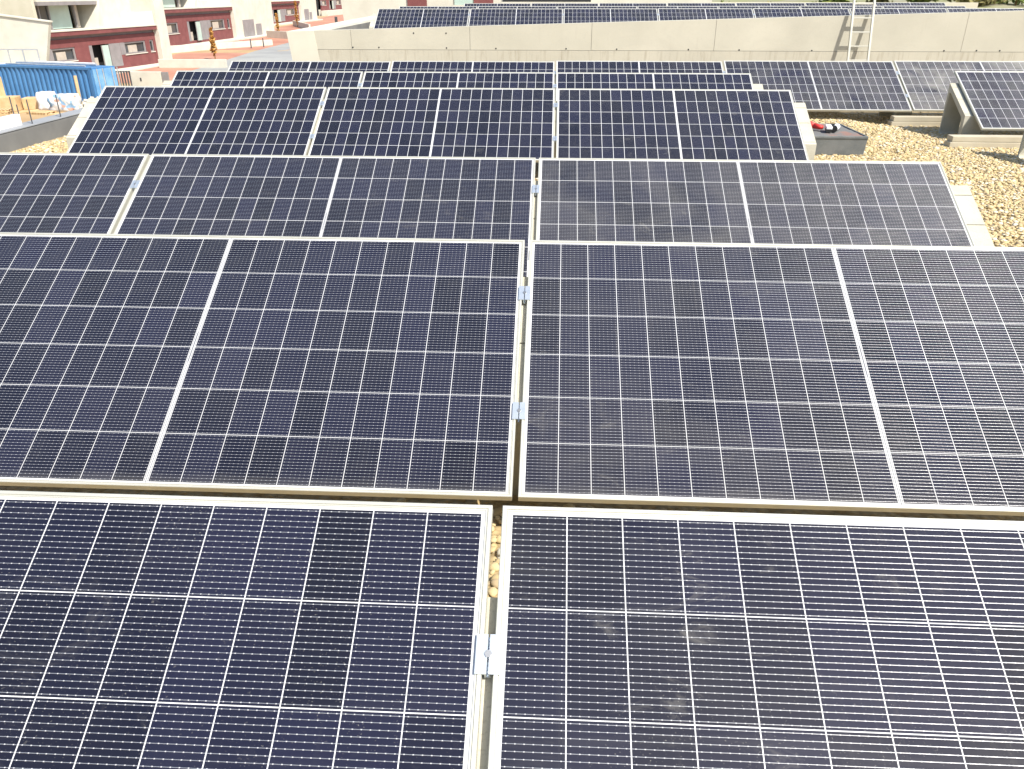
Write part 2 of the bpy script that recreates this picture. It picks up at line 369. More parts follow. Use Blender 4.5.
# ------------------------------------------------------------------ gravel (stones nobody could count)
def ico(sub):
    bm = bmesh.new(); bmesh.ops.create_icosphere(bm, subdivisions=sub, radius=1.0)
    v = np.array([x.co[:] for x in bm.verts]); bm.verts.index_update(); f = np.array([[q.index for q in p.verts] for p in bm.faces]); bm.free(); return v, f
ROWS = [  # y of the low edge, z, x of the central seam's right panel
    (0.227, -0.002, -0.0723), (1.8227, 0.005, -0.0753), (3.4224, -0.005, -0.0754),
    (6.7598, 0.002, 0.0242), (8.3483, 0.004, 0.0138), (10.00, -0.012, 0.012)]
def gravel():
    regs = [  # x0,x1,y0,y1,stones per m2, subdivisions
        (-5.35, -2.3, 5.6, 9.6, 2600, 1), (2.0, 5.6, 4.3, 11.0, 3600, 1), (2.0, 4.0, 3.4, 4.3, 3600, 1),
        (-2.6, 1.8, 1.00, 2.00, 1500, 2), (-2.3, 0.4, 2.6, 3.5, 900, 1), (-0.3, 0.2, 0.5, 1.00, 1500, 2),
        (-2.3, 2.0, 4.3, 5.2, 500, 1), (-5.35, 2.0, 9.6, 11.2, 350, 1), (5.6, 9.0, 3.0, 12.0, 350, 1),
        (-5.35, -2.6, 0.0, 5.6, 350, 1), (-2.3, 2.0, 5.2, 7.0, 500, 1), (2.0, 6.0, -1.0, 3.4, 350, 1), (-5.3, 9.0, 11.2, 15.3, 150, 1)]
    VV, FF, off = [], [], 0
    base = {1: ico(1), 2: ico(2)}
    for x0, x1, y0, y1, dens, sub in regs:
        n = int((x1 - x0) * (y1 - y0) * dens); bv, bf = base[sub]
        P = np.stack([rng.uniform(x0, x1, n), rng.uniform(y0, y1, n), GZ - 0.002 + rng.uniform(-0.006, 0.010, n)], 1)
        sm = lambda t: np.clip(t, 0, 1) ** 2 * (3 - 2 * np.clip(t, 0, 1))
        P[:, 2] += 0.055 * sm((P[:, 1] - 9.0) / 1.0) * sm((3.9 - P[:, 0]) / 0.5) * sm((P[:, 0] - 1.6) / 0.4)   # mounded to narrow the shaded strip under the back row
        r = np.clip(rng.lognormal(math.log(0.0125), 0.30, n), 0.008, 0.034)
        sc = np.stack([r * rng.uniform(0.8, 1.35, n), r * rng.uniform(0.7, 1.05, n), r * rng.uniform(0.42, 0.7, n)], 1)
        a = rng.uniform(0, 2 * np.pi, n); tl = rng.normal(0, 0.35, n)
        jit = 1 + rng.normal(0, 0.13, (n, len(bv), 1))
        V = bv[None] * jit * sc[:, None]
        ct, st = np.cos(tl)[:, None], np.sin(tl)[:, None]
        y, z = V[..., 1] * ct - V[..., 2] * st, V[..., 1] * st + V[..., 2] * ct
        ca, sa = np.cos(a)[:, None], np.sin(a)[:, None]
        V = np.stack([V[..., 0] * ca - y * sa, V[..., 0] * sa + y * ca, z], -1) + P[:, None]
        VV.append(V.reshape(-1, 3)); FF.append((bf[None] + (off + np.arange(n) * len(bv))[:, None, None]).reshape(-1, 3)); off += n * len(bv)
    V = np.concatenate(VV).astype(np.float32); F = np.concatenate(FF).astype(np.int32)
    me = bpy.data.meshes.new('gravel'); me.vertices.add(len(V)); me.vertices.foreach_set('co', V.ravel())
    me.loops.add(F.size); me.loops.foreach_set('vertex_index', F.ravel())
    me.polygons.add(len(F)); me.polygons.foreach_set('loop_start', np.arange(0, F.size, 3, dtype=np.int32)); me.polygons.foreach_set('loop_total', np.full(len(F), 3, np.int32))
    me.polygons.foreach_set('use_smooth', np.ones(len(F), bool)); me.update(); me.validate()
    me.materials.append(M['stone']); o = bpy.data.objects.new('gravel', me); COL.objects.link(o)
    o['kind'] = 'stuff'; o['label'] = 'cream rounded roof gravel'; o['category'] = 'gravel'
gravel()

# ------------------------------------------------------------------ solar panels
def frame_mb():
    loops = [(0.0105, -0.0040), (0.0105, -0.0010), (0.0088, -0.0010), (0.0084, -0.0022), (0.0072, -0.0022), (0.0068, -0.0003), (0.0062, 0.0), (0.0012, 0.0), (0.0, -0.0012), (0.0, -0.024), (0.024, -0.024), (0.024, -0.0225), (0.002, -0.0225), (0.002, -0.0085), (0.0105, -0.0085)]
    mb = MB(); n = len(loops)
    for i, z in loops:
        mb.v += [(-PW / 2 + i, i, z), (PW / 2 - i, i, z), (PW / 2 - i, PH - i, z), (-PW / 2 + i, PH - i, z)]
    for k in range(n):
        k2 = (k + 1) % n
        for c in range(4):
            d = (c + 1) % 4; mb.f.append((k * 4 + c, k * 4 + d, k2 * 4 + d, k2 * 4 + c))
    return mb
def sheet_mb():
    i = 0.0101
    return MB().box(-PW / 2 + i, PW / 2 - i, i, PH - i, -0.0072, -0.0032)
def clamp_mb(end=False):
    mb = MB(); L = 0.030
    mb.box(-0.0195, -0.0045, -L, L, 0.0004, 0.0042); mb.box(0.0045, 0.0195, -L, L, 0.0004, 0.0042)
    mb.box(-0.0045, -0.0015, -L, L, -0.016, 0.0041); mb.box(0.0015, 0.0045, -L, L, -0.016, 0.0041)
    mb.box(-0.0015, 0.0015, -L, L, -0.016, -0.0125)
    return mb
GAPX = 0.01736
MESH = {}
def first_panel():
    t = thing('solar_panel', '-', 'solar panel')
    f = fix_normals(frame_mb().build('frame', M['alu'], t))
    s = sheet_mb().build('cell_sheet', M['pv'], t)
    me = s.data; uv = me.uv_layers.new(name='UVMap')
    for lp in me.loops:
        co = me.vertices[lp.vertex_index].co; uv.data[lp.index].uv = (co.x + PW / 2, co.y)
    b = MB().box(-PW / 2 + 0.011, PW / 2 - 0.011, 0.011, PH - 0.011, -0.0082, -0.0074).build('backsheet', M['back'], t)
    return t, f, s, b
proto = first_panel(); used = [False]
clamp_proto = None
def copy_child(src, parent, loc=None):
    c = src.copy(); COL.objects.link(c); c.parent = parent
    if loc is not None: c.location = loc
    return c
def panel(x0, y0, z0, label, group, dust_sheen, clamps=(), gap=1.0, tilt=TILT, yaw=0.0):
    global clamp_proto
    if not used[0]:
        t, f, s, b = proto; used[0] = True
    else:
        t = proto[0].copy(); COL.objects.link(t)
        f, s, b = [copy_child(o, t) for o in proto[1:]]
    t.location = (x0 + PW / 2, y0, z0); t.rotation_euler = (tilt, 0, yaw)
    s['dust_sheen'] = float(dust_sheen); s['gap'] = float(gap); tag(t, label, 'solar panel', group)
    for v in clamps:
        loc = (PW / 2 + GAPX / 2, v, 0)
        if clamp_proto is None:
            c = clamp_mb().build('clamp', M['clamp'], t); c.location = loc
            bt = MB().tube((0, 0, -0.0125), (0, 0, -0.002), 0.0052, n=14).tube((0, 0, -0.002), (0, 0, 0.006), 0.0062, n=6).build('bolt', M['bolt'], c)
            clamp_proto = (c, bt)
        else:
            c = copy_child(clamp_proto[0], t, loc); copy_child(clamp_proto[1], c)
    return t
GA = 'tilted solar panels in rows on the gravel roof'
ST = PW + GAPX
CL = (0.755, 0.285)
near = [
 # row, column, label, grey film amount, has clamps on its right side
 (0, -1, 'dark blue solar panel in the nearest row, left of its gravel gap', 0.040, CL),
 (0, 0, 'nearest row solar panel right of the gravel gap, with bright sun glints', 0.13, ()),
 (1, -1, 'dark blue solar panel in the second row from the front, left of its seam', 0.050, CL),
 (1, 0, 'dark solar panel in the second row from the front, right of its seam', 0.18, ()),  # part of the grey film is sun sheen painted into the glass colour
 (2, -2, 'left panel of the third row, cut by the left picture edge', 0.060, CL),
 (2, -1, 'middle panel of the third row, between two clamped seams', 0.075, CL),
 (2, 0, 'greyish right end panel of the third row, beside bare gravel', 0.5, ()),  # strong grey film paints in the broad sun sheen on this glass
 (3, -2, 'left end panel of the fourth row, beside the grey parapet', 0.055, CL),
 (3, -1, 'middle panel of the fourth row, behind the wide gravel walkway', 0.065, CL),
 (3, 0, 'right end panel of the fourth row, ending beside the dusty black tub', 0.10, ()),
 (4, -2, 'left end panel of the fifth row, showing only its top strip', 0.055, CL),
 (4, -1, 'middle panel of the fifth row, only its top strip showing', 0.055, CL),
 (4, 0, 'right end panel of the fifth row, its corner jutting before the back row', 0.055, ()),
 (5, -2, 'leftmost panel of the back row before the concrete wall', 0.055, CL),
 (5, -1, 'back row panel second from the left, before the concrete wall', 0.055, CL),
 (5, 0, 'back row panel third from the left, before the concrete wall', 0.12, CL),
 (5, 1, 'fully exposed back row panel standing behind the black tub', 0.5, CL),
 (5, 2, 'very dusty grey back row panel behind the hollow wedge block', 1.5, CL)]
for r, c, lab, d, cl in near:
    y0, z0, x0 = ROWS[r]
    if r == 5: z0 += (0.0, 0.008, 0.018, 0.028, 0.034)[c + 2]
    panel(x0 + c * ST, y0, z0, lab, GA, d, cl, (0.0, 0.0, 0.22, 0.9, 1.0, 1.0)[r])
panel(4.392, 8.66, 0.012, 'solar panel at the right picture edge, set on the hollow wedge block', GA, 0.42, ())

GB = 'solar panels on the neighbouring roof behind the wall'
ordw = ['leftmost', 'second', 'third', 'fourth', 'fifth', 'sixth', 'seventh']
for k in range(7):
    panel(-4.06 + k * ST, 18.90, 0.452 + 0.0045 * k, ('leftmost panel' if k == 0 else ordw[k] + ' panel from the left') + ' of the first row behind the concrete wall', GB, 0.10 + 0.02 * k, (0.755,) if k < 6 else ())
for k in range(7):
    panel(-4.20 + k * ST, 22.35, 0.452 + 0.0045 * k, ('leftmost panel' if k == 0 else ordw[k] + ' panel from the left') + ' of the second row behind the concrete wall, a thin strip', GB, 0.12, ())
for k in range(7):
    panel(-2.9 + k * ST, 26.6, 0.478 + 0.006 * k, ('leftmost panel' if k == 0 else ordw[k] + ' panel from the left') + ' of the furthest row behind the concrete wall', GB, 0.15, ())

# ------------------------------------------------------------------ hollow wedge blocks under the panels
def wedge_profile(h0):
    ct, st = math.cos(TILT), math.sin(TILT)
    def on(v, off=-0.0265): return (v * ct - off * st * 1.0, v * st + off * ct)
    pts = [(on(0.275)[0], h0), ]
    v0, v1 = 0.275, 0.855
    pts.append(on(v0))
    for g in (v0 + 0.030, v0 + 0.29, v1 - 0.075):
        pts += [on(g - 0.003), on(g - 0.002, -0.034), on(g + 0.002, -0.034), on(g + 0.003)]
    pts.append(on(v1)); pts.append((on(v1)[0], h0))
    # hole: parallel to the outline with rounded corners
    f = on(v0, -0.12); bk = on(v1, -0.12)
    quad = [(f[0] + 0.02, h0 + 0.04), (f[0] + 0.02, f[1] + 0.05), (bk[0] - 0.085, bk[1] + 0.005), (bk[0] - 0.062, h0 + 0.04)]
    hole = []
    for i in range(4):
        p = Vector(quad[i]); a = Vector(quad[i - 1]); b = Vector(quad[(i + 1) % 4])
        rad = min(0.045, 0.4 * (a - p).length, 0.4 * (b - p).length)
        s = p + (a - p).normalized() * rad; e = p + (b - p).normalized() * rad
        for q in range(6):
            t = q / 5; hole.append(tuple(s * (1 - t) ** 2 + p * 2 * t * (1 - t) + e * t * t))
    return pts, hole
WP, WH = wedge_profile(GZ - 0.03)
block0 = fix_normals(extrude_poly(WP, -0.10, 0.10, WH).build('wedge_block', M['concrete']))
block_used = [False]
def block(x, y, z, label):
    o = block0 if not block_used[0] else block0.copy()
    if block_used[0]: COL.objects.link(o)
    block_used[0] = True
    o.location = (x, y, z); tag(o, label, 'concrete block', 'hollow concrete wedge blocks carrying the panels'); return o
def seam(r, c): return ROWS[r][2] + c * ST - GAPX / 2
place = [
 (0, 0, 'wedge block under the gravel gap of the nearest row'), (1, 0, 'wedge block under the seam of the second row'),
 (2, -1, 'wedge block under the left seam of the third row'), (2, 0, 'wedge block under the right seam of the third row'),
 (2, 1, 'half exposed wedge block at the right end of the third row, on bare gravel'),
 (3, -2, 'pale wedge block at the left end of the fourth row, near the parapet'), (3, -1, 'wedge block under the left seam of the fourth row'),
 (3, 0, 'wedge block under the right seam of the fourth row'), (3, 1, 'pale wedge block at the right end of the fourth row, against the black tub'),
 (4, -2, 'wedge block at the left end of the fifth row'), (4, -1, 'wedge block under the left seam of the fifth row'), (4, 0, 'wedge block under the right seam of the fifth row'),
 (4, 1, 'wedge block at the right end of the fifth row, only a corner showing'),
 (5, -1, 'wedge block under the first seam of the back row'), (5, 0, 'wedge block under the second seam of the back row'),
 (5, 1, 'wedge block under the third seam of the back row'), (5, 2, 'wedge block under the fourth seam of the back row, behind the long kerbs')]
for r, c, lab in place: block(seam(r, c), ROWS[r][0], ROWS[r][1], lab)
block(4.392 + 0.022, 8.66, -0.005, 'tall hollow wedge block with its open triangular side facing left')
block(4.53, 7.20, 0.0, 'wedge block cut off by the right picture edge, above a dark shadow')
block(-4.07, 18.90, 0.452, 'wedge block at the left end of the first row behind the wall')

# ------------------------------------------------------------------ ballast kerbs
def kerb(x0, x1, y0, y1, z0, z1, label):
    o = MB().box(-(x1 - x0) / 2, (x1 - x0) / 2, -(y1 - y0) / 2, (y1 - y0) / 2, 0, z1 - z0).build('kerb_stone', M['kerb'], bevel=0.006)
    o.location = ((x0 + x1) / 2, (y0 + y1) / 2, z0); return tag(o, label, 'kerb', 'long concrete kerbs laid on the gravel as ballast')
kerb(4.03, 5.60, 8.50, 8.635, GZ - 0.012, -0.103, 'lower pale kerb lying on gravel before the right edge panel')
kerb(4.05, 5.62, 8.51, 8.64, -0.101, -0.047, 'upper pale kerb stacked before the right edge panel')
kerb(3.98, 5.40, 9.93, 10.06, GZ - 0.012, -0.104, 'lower kerb, half in shadow, under the back row panel edge')
kerb(4.0, 5.42, 9.94, 10.06, -0.102, -0.048, 'upper kerb, half in shadow, under the back row panel edge')

# ------------------------------------------------------------------ black tub with bits in it
tub = thing('mortar_tub', 'dusty black rectangular mortar tub standing on the gravel', 'tub', (2.645, 8.42, GZ))
ox, oy, h = 0.375, 0.415, 0.185
mb = MB(); prof = [(0.965, 0.0, 0), (0.995, h - 0.03, 0), (1.0, h - 0.028, 0), (1.005, h, 0), (0.95, h, 0), (0.93, h - 0.03, 0)]
for s_, z, _ in prof:
    for sx, sy in ((-1, -1), (1, -1), (1, 1), (-1, 1)): mb.v.append((sx * ox * s_, sy * (oy - ox * (1 - s_)), z))
for k in range(len(prof) - 1):
    for c in range(4): mb.f.append((k * 4 + c, k * 4 + (c + 1) % 4, (k + 1) * 4 + (c + 1) % 4, (k + 1) * 4 + c))
mb.f.append((3, 2, 1, 0)); k = (len(prof) - 1) * 4; mb.f.append((k, k + 1, k + 2, k + 3))
mb.build('tub_shell', M['tub'], tub, bevel=0.008)
mb = MB(); n = 14
for j in range(n + 1):
    for i in range(n + 1): mb.v.append((-ox * 0.915 + 1.83 * ox * i / n, -(oy - 0.033) + 2 * (oy - 0.033) * j / n, h - 0.006 + random.uniform(-0.004, 0.004)))
for j in range(n):
    for i in range(n): mb.f.append((j * (n + 1) + i, j * (n + 1) + i + 1, (j + 1) * (n + 1) + i + 1, (j + 1) * (n + 1) + i))
mb.build('mortar_fill', M['mortar'], tub, smooth=True)
zt = GZ + h + 0.004
def pebble(name, mat, size, loc, rot, label, cat):
    o = MB().box(-size[0], size[0], -size[1], size[1], 0, size[2]).build(name, mat, bevel=min(size) * 0.35); o.location = loc; o.rotation_euler = rot; return tag(o, label, cat)
g = MB()
pth = [(-0.17, 0.12, 0.03), (-0.10, 0.06, 0.035), (-0.03, -0.03, 0.022), (0.03, -0.10, 0.014)]
for i in range(3): g.tube(pth[i], pth[i + 1], (0.042, 0.040, 0.028)[i], (0.040, 0.028, 0.018)[i], 10)
g.tube((-0.03, 0.0, 0.024), (0.07, 0.02, 0.012), 0.018, 0.010, 8)
o = g.build('work_glove', M['redp'], smooth=True); o.location = (2.64, 8.42, zt + 0.012); tag(o, 'red rubber work glove lying in the black tub', 'glove')
t = thing('glue_cartridge', 'white cartridge with black ends lying in the black tub', 'cartridge', (2.80, 8.32, zt + 0.028), (0, 0, R(62)))
MB().tube((-0.075, 0, 0), (0.075, 0, 0), 0.030, n=18).build('cartridge_body', M['whitep'], t, smooth=False)
MB().tube((0.076, 0, 0), (0.10, 0, 0), 0.033, 0.026, n=18).build('cap', M['blackp'], t); MB().tube((-0.10, 0, 0), (-0.076, 0, 0), 0.033, n=18).build('plunger', M['blackp'], t)
t = thing('hand_brush', 'small white block brush with black bristles in the black tub', 'brush', (2.715, 8.27, zt), (0, 0, R(78)))
MB().box(-0.085, 0.085, -0.028, 0.028, 0.028, 0.055).build('brush_block', M['whitep'], t, bevel=0.006)
MB().box(-0.08, 0.08, -0.024, 0.024, 0.0, 0.0275).build('bristles', M['blackp'], t)
tape = MB()
for k in range(20):
    a = 2 * math.pi * k / 20
    for r_, z_ in ((0.030, 0), (0.048, 0), (0.048, 0.030), (0.030, 0.030)): tape.v.append((r_ * math.cos(a), r_ * math.sin(a), z_))
for k in range(20):
    k2 = (k + 1) % 20
    for c in range(4): tape.f.append((k * 4 + c, k2 * 4 + c, k2 * 4 + (c + 1) % 4, k * 4 + (c + 1) % 4))
o = fix_normals(tape.build('tape_roll', M['blackp'])); o.location = (2.84, 8.52, zt + 0.004); tag(o, 'roll of black tape standing out on the black tub contents', 'tape')

# ------------------------------------------------------------------ concrete wall behind the panels, with tie holes
WY = 15.5
def wtop(x): return 0.757 + 0.0277 * x
wall = thing('concrete_wall', 'long pale concrete wall with rust stained foot behind the panel rows', 'wall', (0, WY, 0))
seams = [-4.40, -3.72, -1.55, 0.64, 2.83, 7.15, 9.3, 13.0, 16.0]
mb = MB()
for a, b in zip(seams[:-1], seams[1:]):
    a2, b2 = a + 0.003, b - 0.003
    for lo, hi in ((0, None),):
        p = [(a2, 0, 0.325), (b2, 0, 0.325), (b2, 0.22, 0.325), (a2, 0.22, 0.325), (a2, 0, wtop(a2)), (b2, 0, wtop(b2)), (b2, 0.22, wtop(b2)), (a2, 0.22, wtop(a2))]
        mb.hexa(p)
mb.build('wall_panel', M['wall'], wall)
MB().box(-4.40, 16, -0.006, 0.22, -0.7, 0.319).build('wall_foot', M['wall'], wall)
mb = MB(); mb.hexa([(-4.4, 0.02, 0.3), (16, 0.02, 0.3), (16, 0.2, 0.3), (-4.4, 0.2, 0.3), (-4.4, 0.02, wtop(-4.4) - 0.02), (16, 0.02, wtop(16) - 0.02), (16, 0.2, wtop(16) - 0.02), (-4.4, 0.2, wtop(-4.4) - 0.02)])
mb.build('wall_core', M['grey_clad'], wall)
holes = [(-3.70, .36), (-3.22, .36), (-1.98, .355), (-1.08, .35), (0.19, .35), (1.10, .345), (2.38, .345), (3.28, .34), (4.56, .335), (6.86, .34), (7.42, .345), (7.82, .345), (-1.98, .60), (-2.57, .60)]
for x, z in holes: MB().tube((x, -0.004, z), (x, 0.03, z), 0.013, n=14).build('tie_hole', M['dark'], wall)
# white slanted end of the neighbouring roof
we = thing('white_parapet', 'white slanted wall end and parapet left of the concrete wall', 'parapet', (-4.6, WY, 0))
mb = MB(); mb.hexa([(0.42, 0.0, -4.7), (0.78, 0.0, -4.7), (0.78, 7.6, -4.7), (0.42, 7.6, -4.7), (-0.30, -0.01, 0.622), (0.20, -0.01, 0.637), (0.19, 7.6, 0.70), (-0.31, 7.6, 0.70)])
mb.v[0] = (-0.10, 0, -1.2); mb.v[1] = (0.44, 0, -1.2); mb.v[2] = (0.44, 7.6, -1.2); mb.v[3] = (-0.10, 7.6, -1.2)
mb.build('parapet_body', M['white'], we)
MB().hexa([(0.20, 0.24, 0.20), (0.215, 0.24, 0.20), (0.215, 7.6, 0.20), (0.20, 7.6, 0.20), (0.205, 0.24, 0.60), (0.225, 0.24, 0.60), (0.225, 7.6, 0.655), (0.205, 7.6, 0.655)]).build('inner_lining', M['membrane'], we)
nb = thing('neighbour_building', 'neighbouring white block whose roof carries more panel rows', 'building', (0, 0, -4.7))
MB().box(-4.55, 18, 15.75, 34, 0, 4.85).build('wall', M['white'], nb)
MB().box(-4.35, 17.9, 15.8, 33.9, 4.86, 4.98).build('roof_slab', M['gravel_bed'], nb)

# ------------------------------------------------------------------ ladder
lad = thing('ladder', 'aluminium ladder leaning against the concrete wall', 'ladder', (5.14, WY - 0.32, GZ))
def lp(x, z): return (x, (z) * 0.22, z)
for x in (0.0, 0.345):
    a, b = Vector(lp(x, 0)), Vector(lp(x, 2.7)); w = 0.030 if x == 0 else 0.030
    MB().hexa([(x - 0.016, a.y - 0.024, 0), (x + 0.016, a.y - 0.024, 0), (x + 0.016, a.y + 0.024, 0), (x - 0.016, a.y + 0.024, 0),
               (x - 0.016, b.y - 0.024, 2.7), (x + 0.016, b.y - 0.024, 2.7), (x + 0.016, b.y + 0.024, 2.7), (x - 0.016, b.y + 0.024, 2.7)]).build('rail', M['alu'], lad)
for k in range(11):
    z = 0.13 + 0.2235 * k; y = z * 0.22
    MB().box(0.0165, 0.3285, y - 0.015, y + 0.015, z - 0.012, z + 0.012).build('rung', M['alu'], lad, bevel=0.004)

# ------------------------------------------------------------------ houses down the street
def house(A, B, zb, ztop, label, extra, up=True, group='terrace houses along the street', zroof=2.6):
    A, B = Vector((A[0], A[1], 0)), Vector((B[0], B[1], 0)); L = (B - A).length; d = (B - A) / L
    ang = math.atan2(d.y, d.x)
    t = thing('terrace_house', label, 'house', (A.x, A.y, zb), (0, 0, ang), group)   # local x along the facade, local -y towards the street
    H = ztop - zb; k = H / 3.2
    W = [(0.02, 0.21), (0.33, 0.56), (0.66, 0.885), (0.93, 0.972)]
    zs, ze = 1.15 * k, 2.05 * k       # sill, head
    red = MB(); y0, y1 = 0.0, 0.35
    red.box(0, L, y0, y1, -1.2, 0.35 * k)
    xs = [0.0] + [v * L for w in W for v in w] + [L]
    for i in range(0, len(xs), 2): red.box(xs[i], xs[i + 1], y0, y1, 0.352 * k, ze)
    for i, w in enumerate(W):
        if i != 1: red.box(w[0] * L, w[1] * L, y0 + .003, y1, 0.354 * k, zs)
    red.box(0, L, y0 - 0.004, y1, ze + .002, 2.60 * k)
    red.build('lower_wall', M['red'], t)
    MB().box(0, L, 0.10, y1, 2.602 * k, 2.84 * k).build('recess_band', M['grey_clad'], t)
    MB().box(0, L, -0.35, y1, 2.842 * k, 3.13 * k).build('balcony_edge', M['red'], t)
    MB().box(-0.05, L + 0.05, -0.40, 2.4, 3.132 * k, 3.22 * k).build('balcony_floor', M['white'], t)
    MB().box(0, L, 0.9, 1.2, -1.2, 3.12 * k).build('inner_wall', M['dark'], t)
    for i, w in enumerate(W):
        a, b = w[0] * L, w[1] * L
        if i == 1:
            dr = MB(); x1 = a + (b - a) * 0.40
            MB().box(a, a + (b - a) * .12, -0.01, y1, 0.36 * k, ze - .01).build('door_jamb', M['grey_clad'], t); MB().box(b - (b - a) * .2, b + (b - a) * .25, -0.012, y1, 0.36 * k, ze - .01).build('door_jamb', M['grey_clad'], t)
            dd = MB().box(x1, x1 + (b - a) * .26, -0.25, -0.20, 0.36 * k, ze * 0.97).build('door', M['glass_green'], t)
            MB().box(x1 - .05, x1, -0.26, -0.19, 0.36 * k, ze * 0.97).build('door_frame', M['grey_clad'], dd)
            MB().box(a + (b - a) * .12, x1 - .1, 0.25, 0.3, 0.36 * k, ze * .55).build('screen', M['blind'], t)
        else:
            wd = max(0.1, (b - a) * .06)
            f = MB().box(a, b, 0.05, 0.13, zs + .002, zs + .10).box(a, b, 0.05, 0.13, ze - .12, ze - .002).box(a, a + wd, 0.052, 0.13, zs + .101, ze - .121).box(b - wd, b, 0.052, 0.13, zs + .101, ze - .121).build('window', M['grey_clad'], t)
            MB().box(a + wd, b - wd, 0.16, 0.18, zs + .1, ze - .12).build('pane', M['glass_dark'], f)
            if b - a > 1.2: MB().box(a + (b - a) * .22, a + (b - a) * .62, 0.13, 0.155, zs + .1, ze - .28).build('blind', M['blind'], f)
            MB().box(a - .05, b + .05, -0.06, 0.05, zs - .07, zs - .003).build('sill', M['white'], f)
            if i != 3: MB().box(a - (b - a) * .18, a - .01, -0.015, 0.2, zs, ze - .004).build('wall_panel', M['grey_clad'], t)
    # upper storey, set back, white, with a big glazed opening and a slanting fin
    zu, zr = 3.22 * k, max(zroof - zb, 3.2 * k + 2.9)
    w0, w1 = 0.0, 0.50 * L; ztopw = zu + 1.85 * k
    up_ = MB().box(w1, L, 1.8, 9, zu, zr).box(w0, w1 - .004, 0.05, 9, ztopw, zr)
    up_.build('upper_wall', M['white'], t)
    MB().box(w0, w1, 2.6, 2.7, zu, ztopw).build('inner_wall', M['dark'], t)
    MB().box(w0, w1, 0.0, 0.6, ztopw - .25, ztopw - .002).build('lintel', M['grey_clad'], t)
    for a, b, mt in ((.06, .13, 'blind'), (.17, .30, 'glass_dark'), (.32, .66, 'glass_green'), (.74, .80, 'blind')):
        xa, xb = w0 + (w1 - w0) * a, w0 + (w1 - w0) * b
        f = MB().box(xa, xb, 1.0, 1.06, zu + .05, ztopw - .26).build('glass_door', M[mt], t)
        MB().box(xa - .12, xa, 0.9, 1.07, zu + .01, ztopw - .26).build('door_frame', M['grey_clad'], f)
    xf = 0.50 * L
    MB().hexa([(xf - .9, -0.2, zu), (xf - .5, -0.2, zu), (xf - .5, 1.8, zu), (xf - .9, 1.8, zu), (xf + .6, -0.2, zr), (xf + 1.0, -0.2, zr), (xf + 1.0, 1.8, zr), (xf + .6, 1.8, zr)]).build('slanting_fin', M['white'], t)
    MB().box(0.66 * L, 0.985 * L, -0.30, -0.28, zu, zu + 1.05).build('balustrade', M['glass_clear'], t)
    # white party wall volume beyond the far end, and base terrace
    MB().box(L + .004, L + extra, -0.45, 9, -1.2, zr).build('party_wall', M['white'], t)
    if extra > 4:
        e = MB().box(L + extra * .18, L + extra * .45, -0.52, -0.46, 0.0, 2.2).build('side_door', M['grey_clad'], t)
        MB().box(L + extra * .50, L + extra * .64, -0.52, -0.46, -1.0, 1.6).build('meter_cabinet', M['grey_clad'], t)
    MB().box(-1, L + extra, -1.6, -0.005, -1.2, 0.18).build('terrace', M['white'], t)
    MB().box(-.2, L + .2, 0.36, 0.88, -1.2, 0.34 * k).build('floor_slab', M['white'], t)
    return t
house((-37.14, 60.98), (-35.61, 74.91), -4.62, -1.30, 'nearest terrace house with red brown ground floor and white slanting fin', 1.5)
house((-41.54, 89.2), (-41.07, 108.0), -4.15, -0.30, 'second terrace house, red brown front behind the white planter', 14.0)
house((-50.24, 144.3), (-50.66, 169.6), -3.95, -0.15, 'third terrace house, small red brown front far along the street', 12.0)
house((-58.3, 215.0), (-58.0, 236.0), -3.0, 0.8, 'furthest terrace house, mostly hidden behind the white wall end', 20.0)

# white volumes at the upper left
wb = thing('white_annex', 'plain white annex wall with sloping top behind the blue container', 'annex', (-31.6, 52.6, -4.7))
MB().hexa([(-14, 0, 0), (-1.45, 0, 0), (-1.45, .3, 0), (-14, .3, 0), (-14, 0, 5.9), (0, 0, 4.26), (0, .3, 4.26), (-14, .3, 5.9)]).build('annex_wall', M['white'], wb)
MB().hexa([(-14, -0.08, 5.92), (0.05, -0.08, 4.28), (0.05, .38, 4.28), (-14, .38, 5.92), (-14, -0.08, 6.0), (0.05, -0.08, 4.36), (0.05, .38, 4.36), (-14, .38, 6.0)]).build('coping', M['white'], wb)
gb = thing('gable_house', 'tall white gable wall at the upper left corner', 'house', (-39.8, 60.5, -4.7))
MB().box(-10, 2.5, 0, 0.35, 0, 9).build('gable_wall', M['cream'], gb)
MB().box(-2.15, -1.95, -0.12, -0.004, 4.9, 5.35).build('wall_lamp', M['galv'], gb)
rail = thing('metal_railing', 'grey metal railing before the white annex wall', 'railing', (-33.6, 51.8, -2.75))
MB().box(-6, 1.35, -0.03, 0.03, 0.78, 0.84).build('top_rail', M['galv'], rail)
for k in range(8): MB().box(1.29 - k * 0.95, 1.35 - k * 0.95, -0.025, 0.025, 0, 0.78).build('post', M['galv'], rail)
MB().box(-6.2, 2.0, -0.35, 0.75, -1.9, -0.003).build('plinth', M['white'], rail)

# ------------------------------------------------------------------ blue shipping container
ct_ = thing('shipping_container', 'weathered blue shipping container in the yard below the roof', 'container', (-27.15, 48.2, -4.7), (0, 0, math.atan2(0.27, -0.965)))
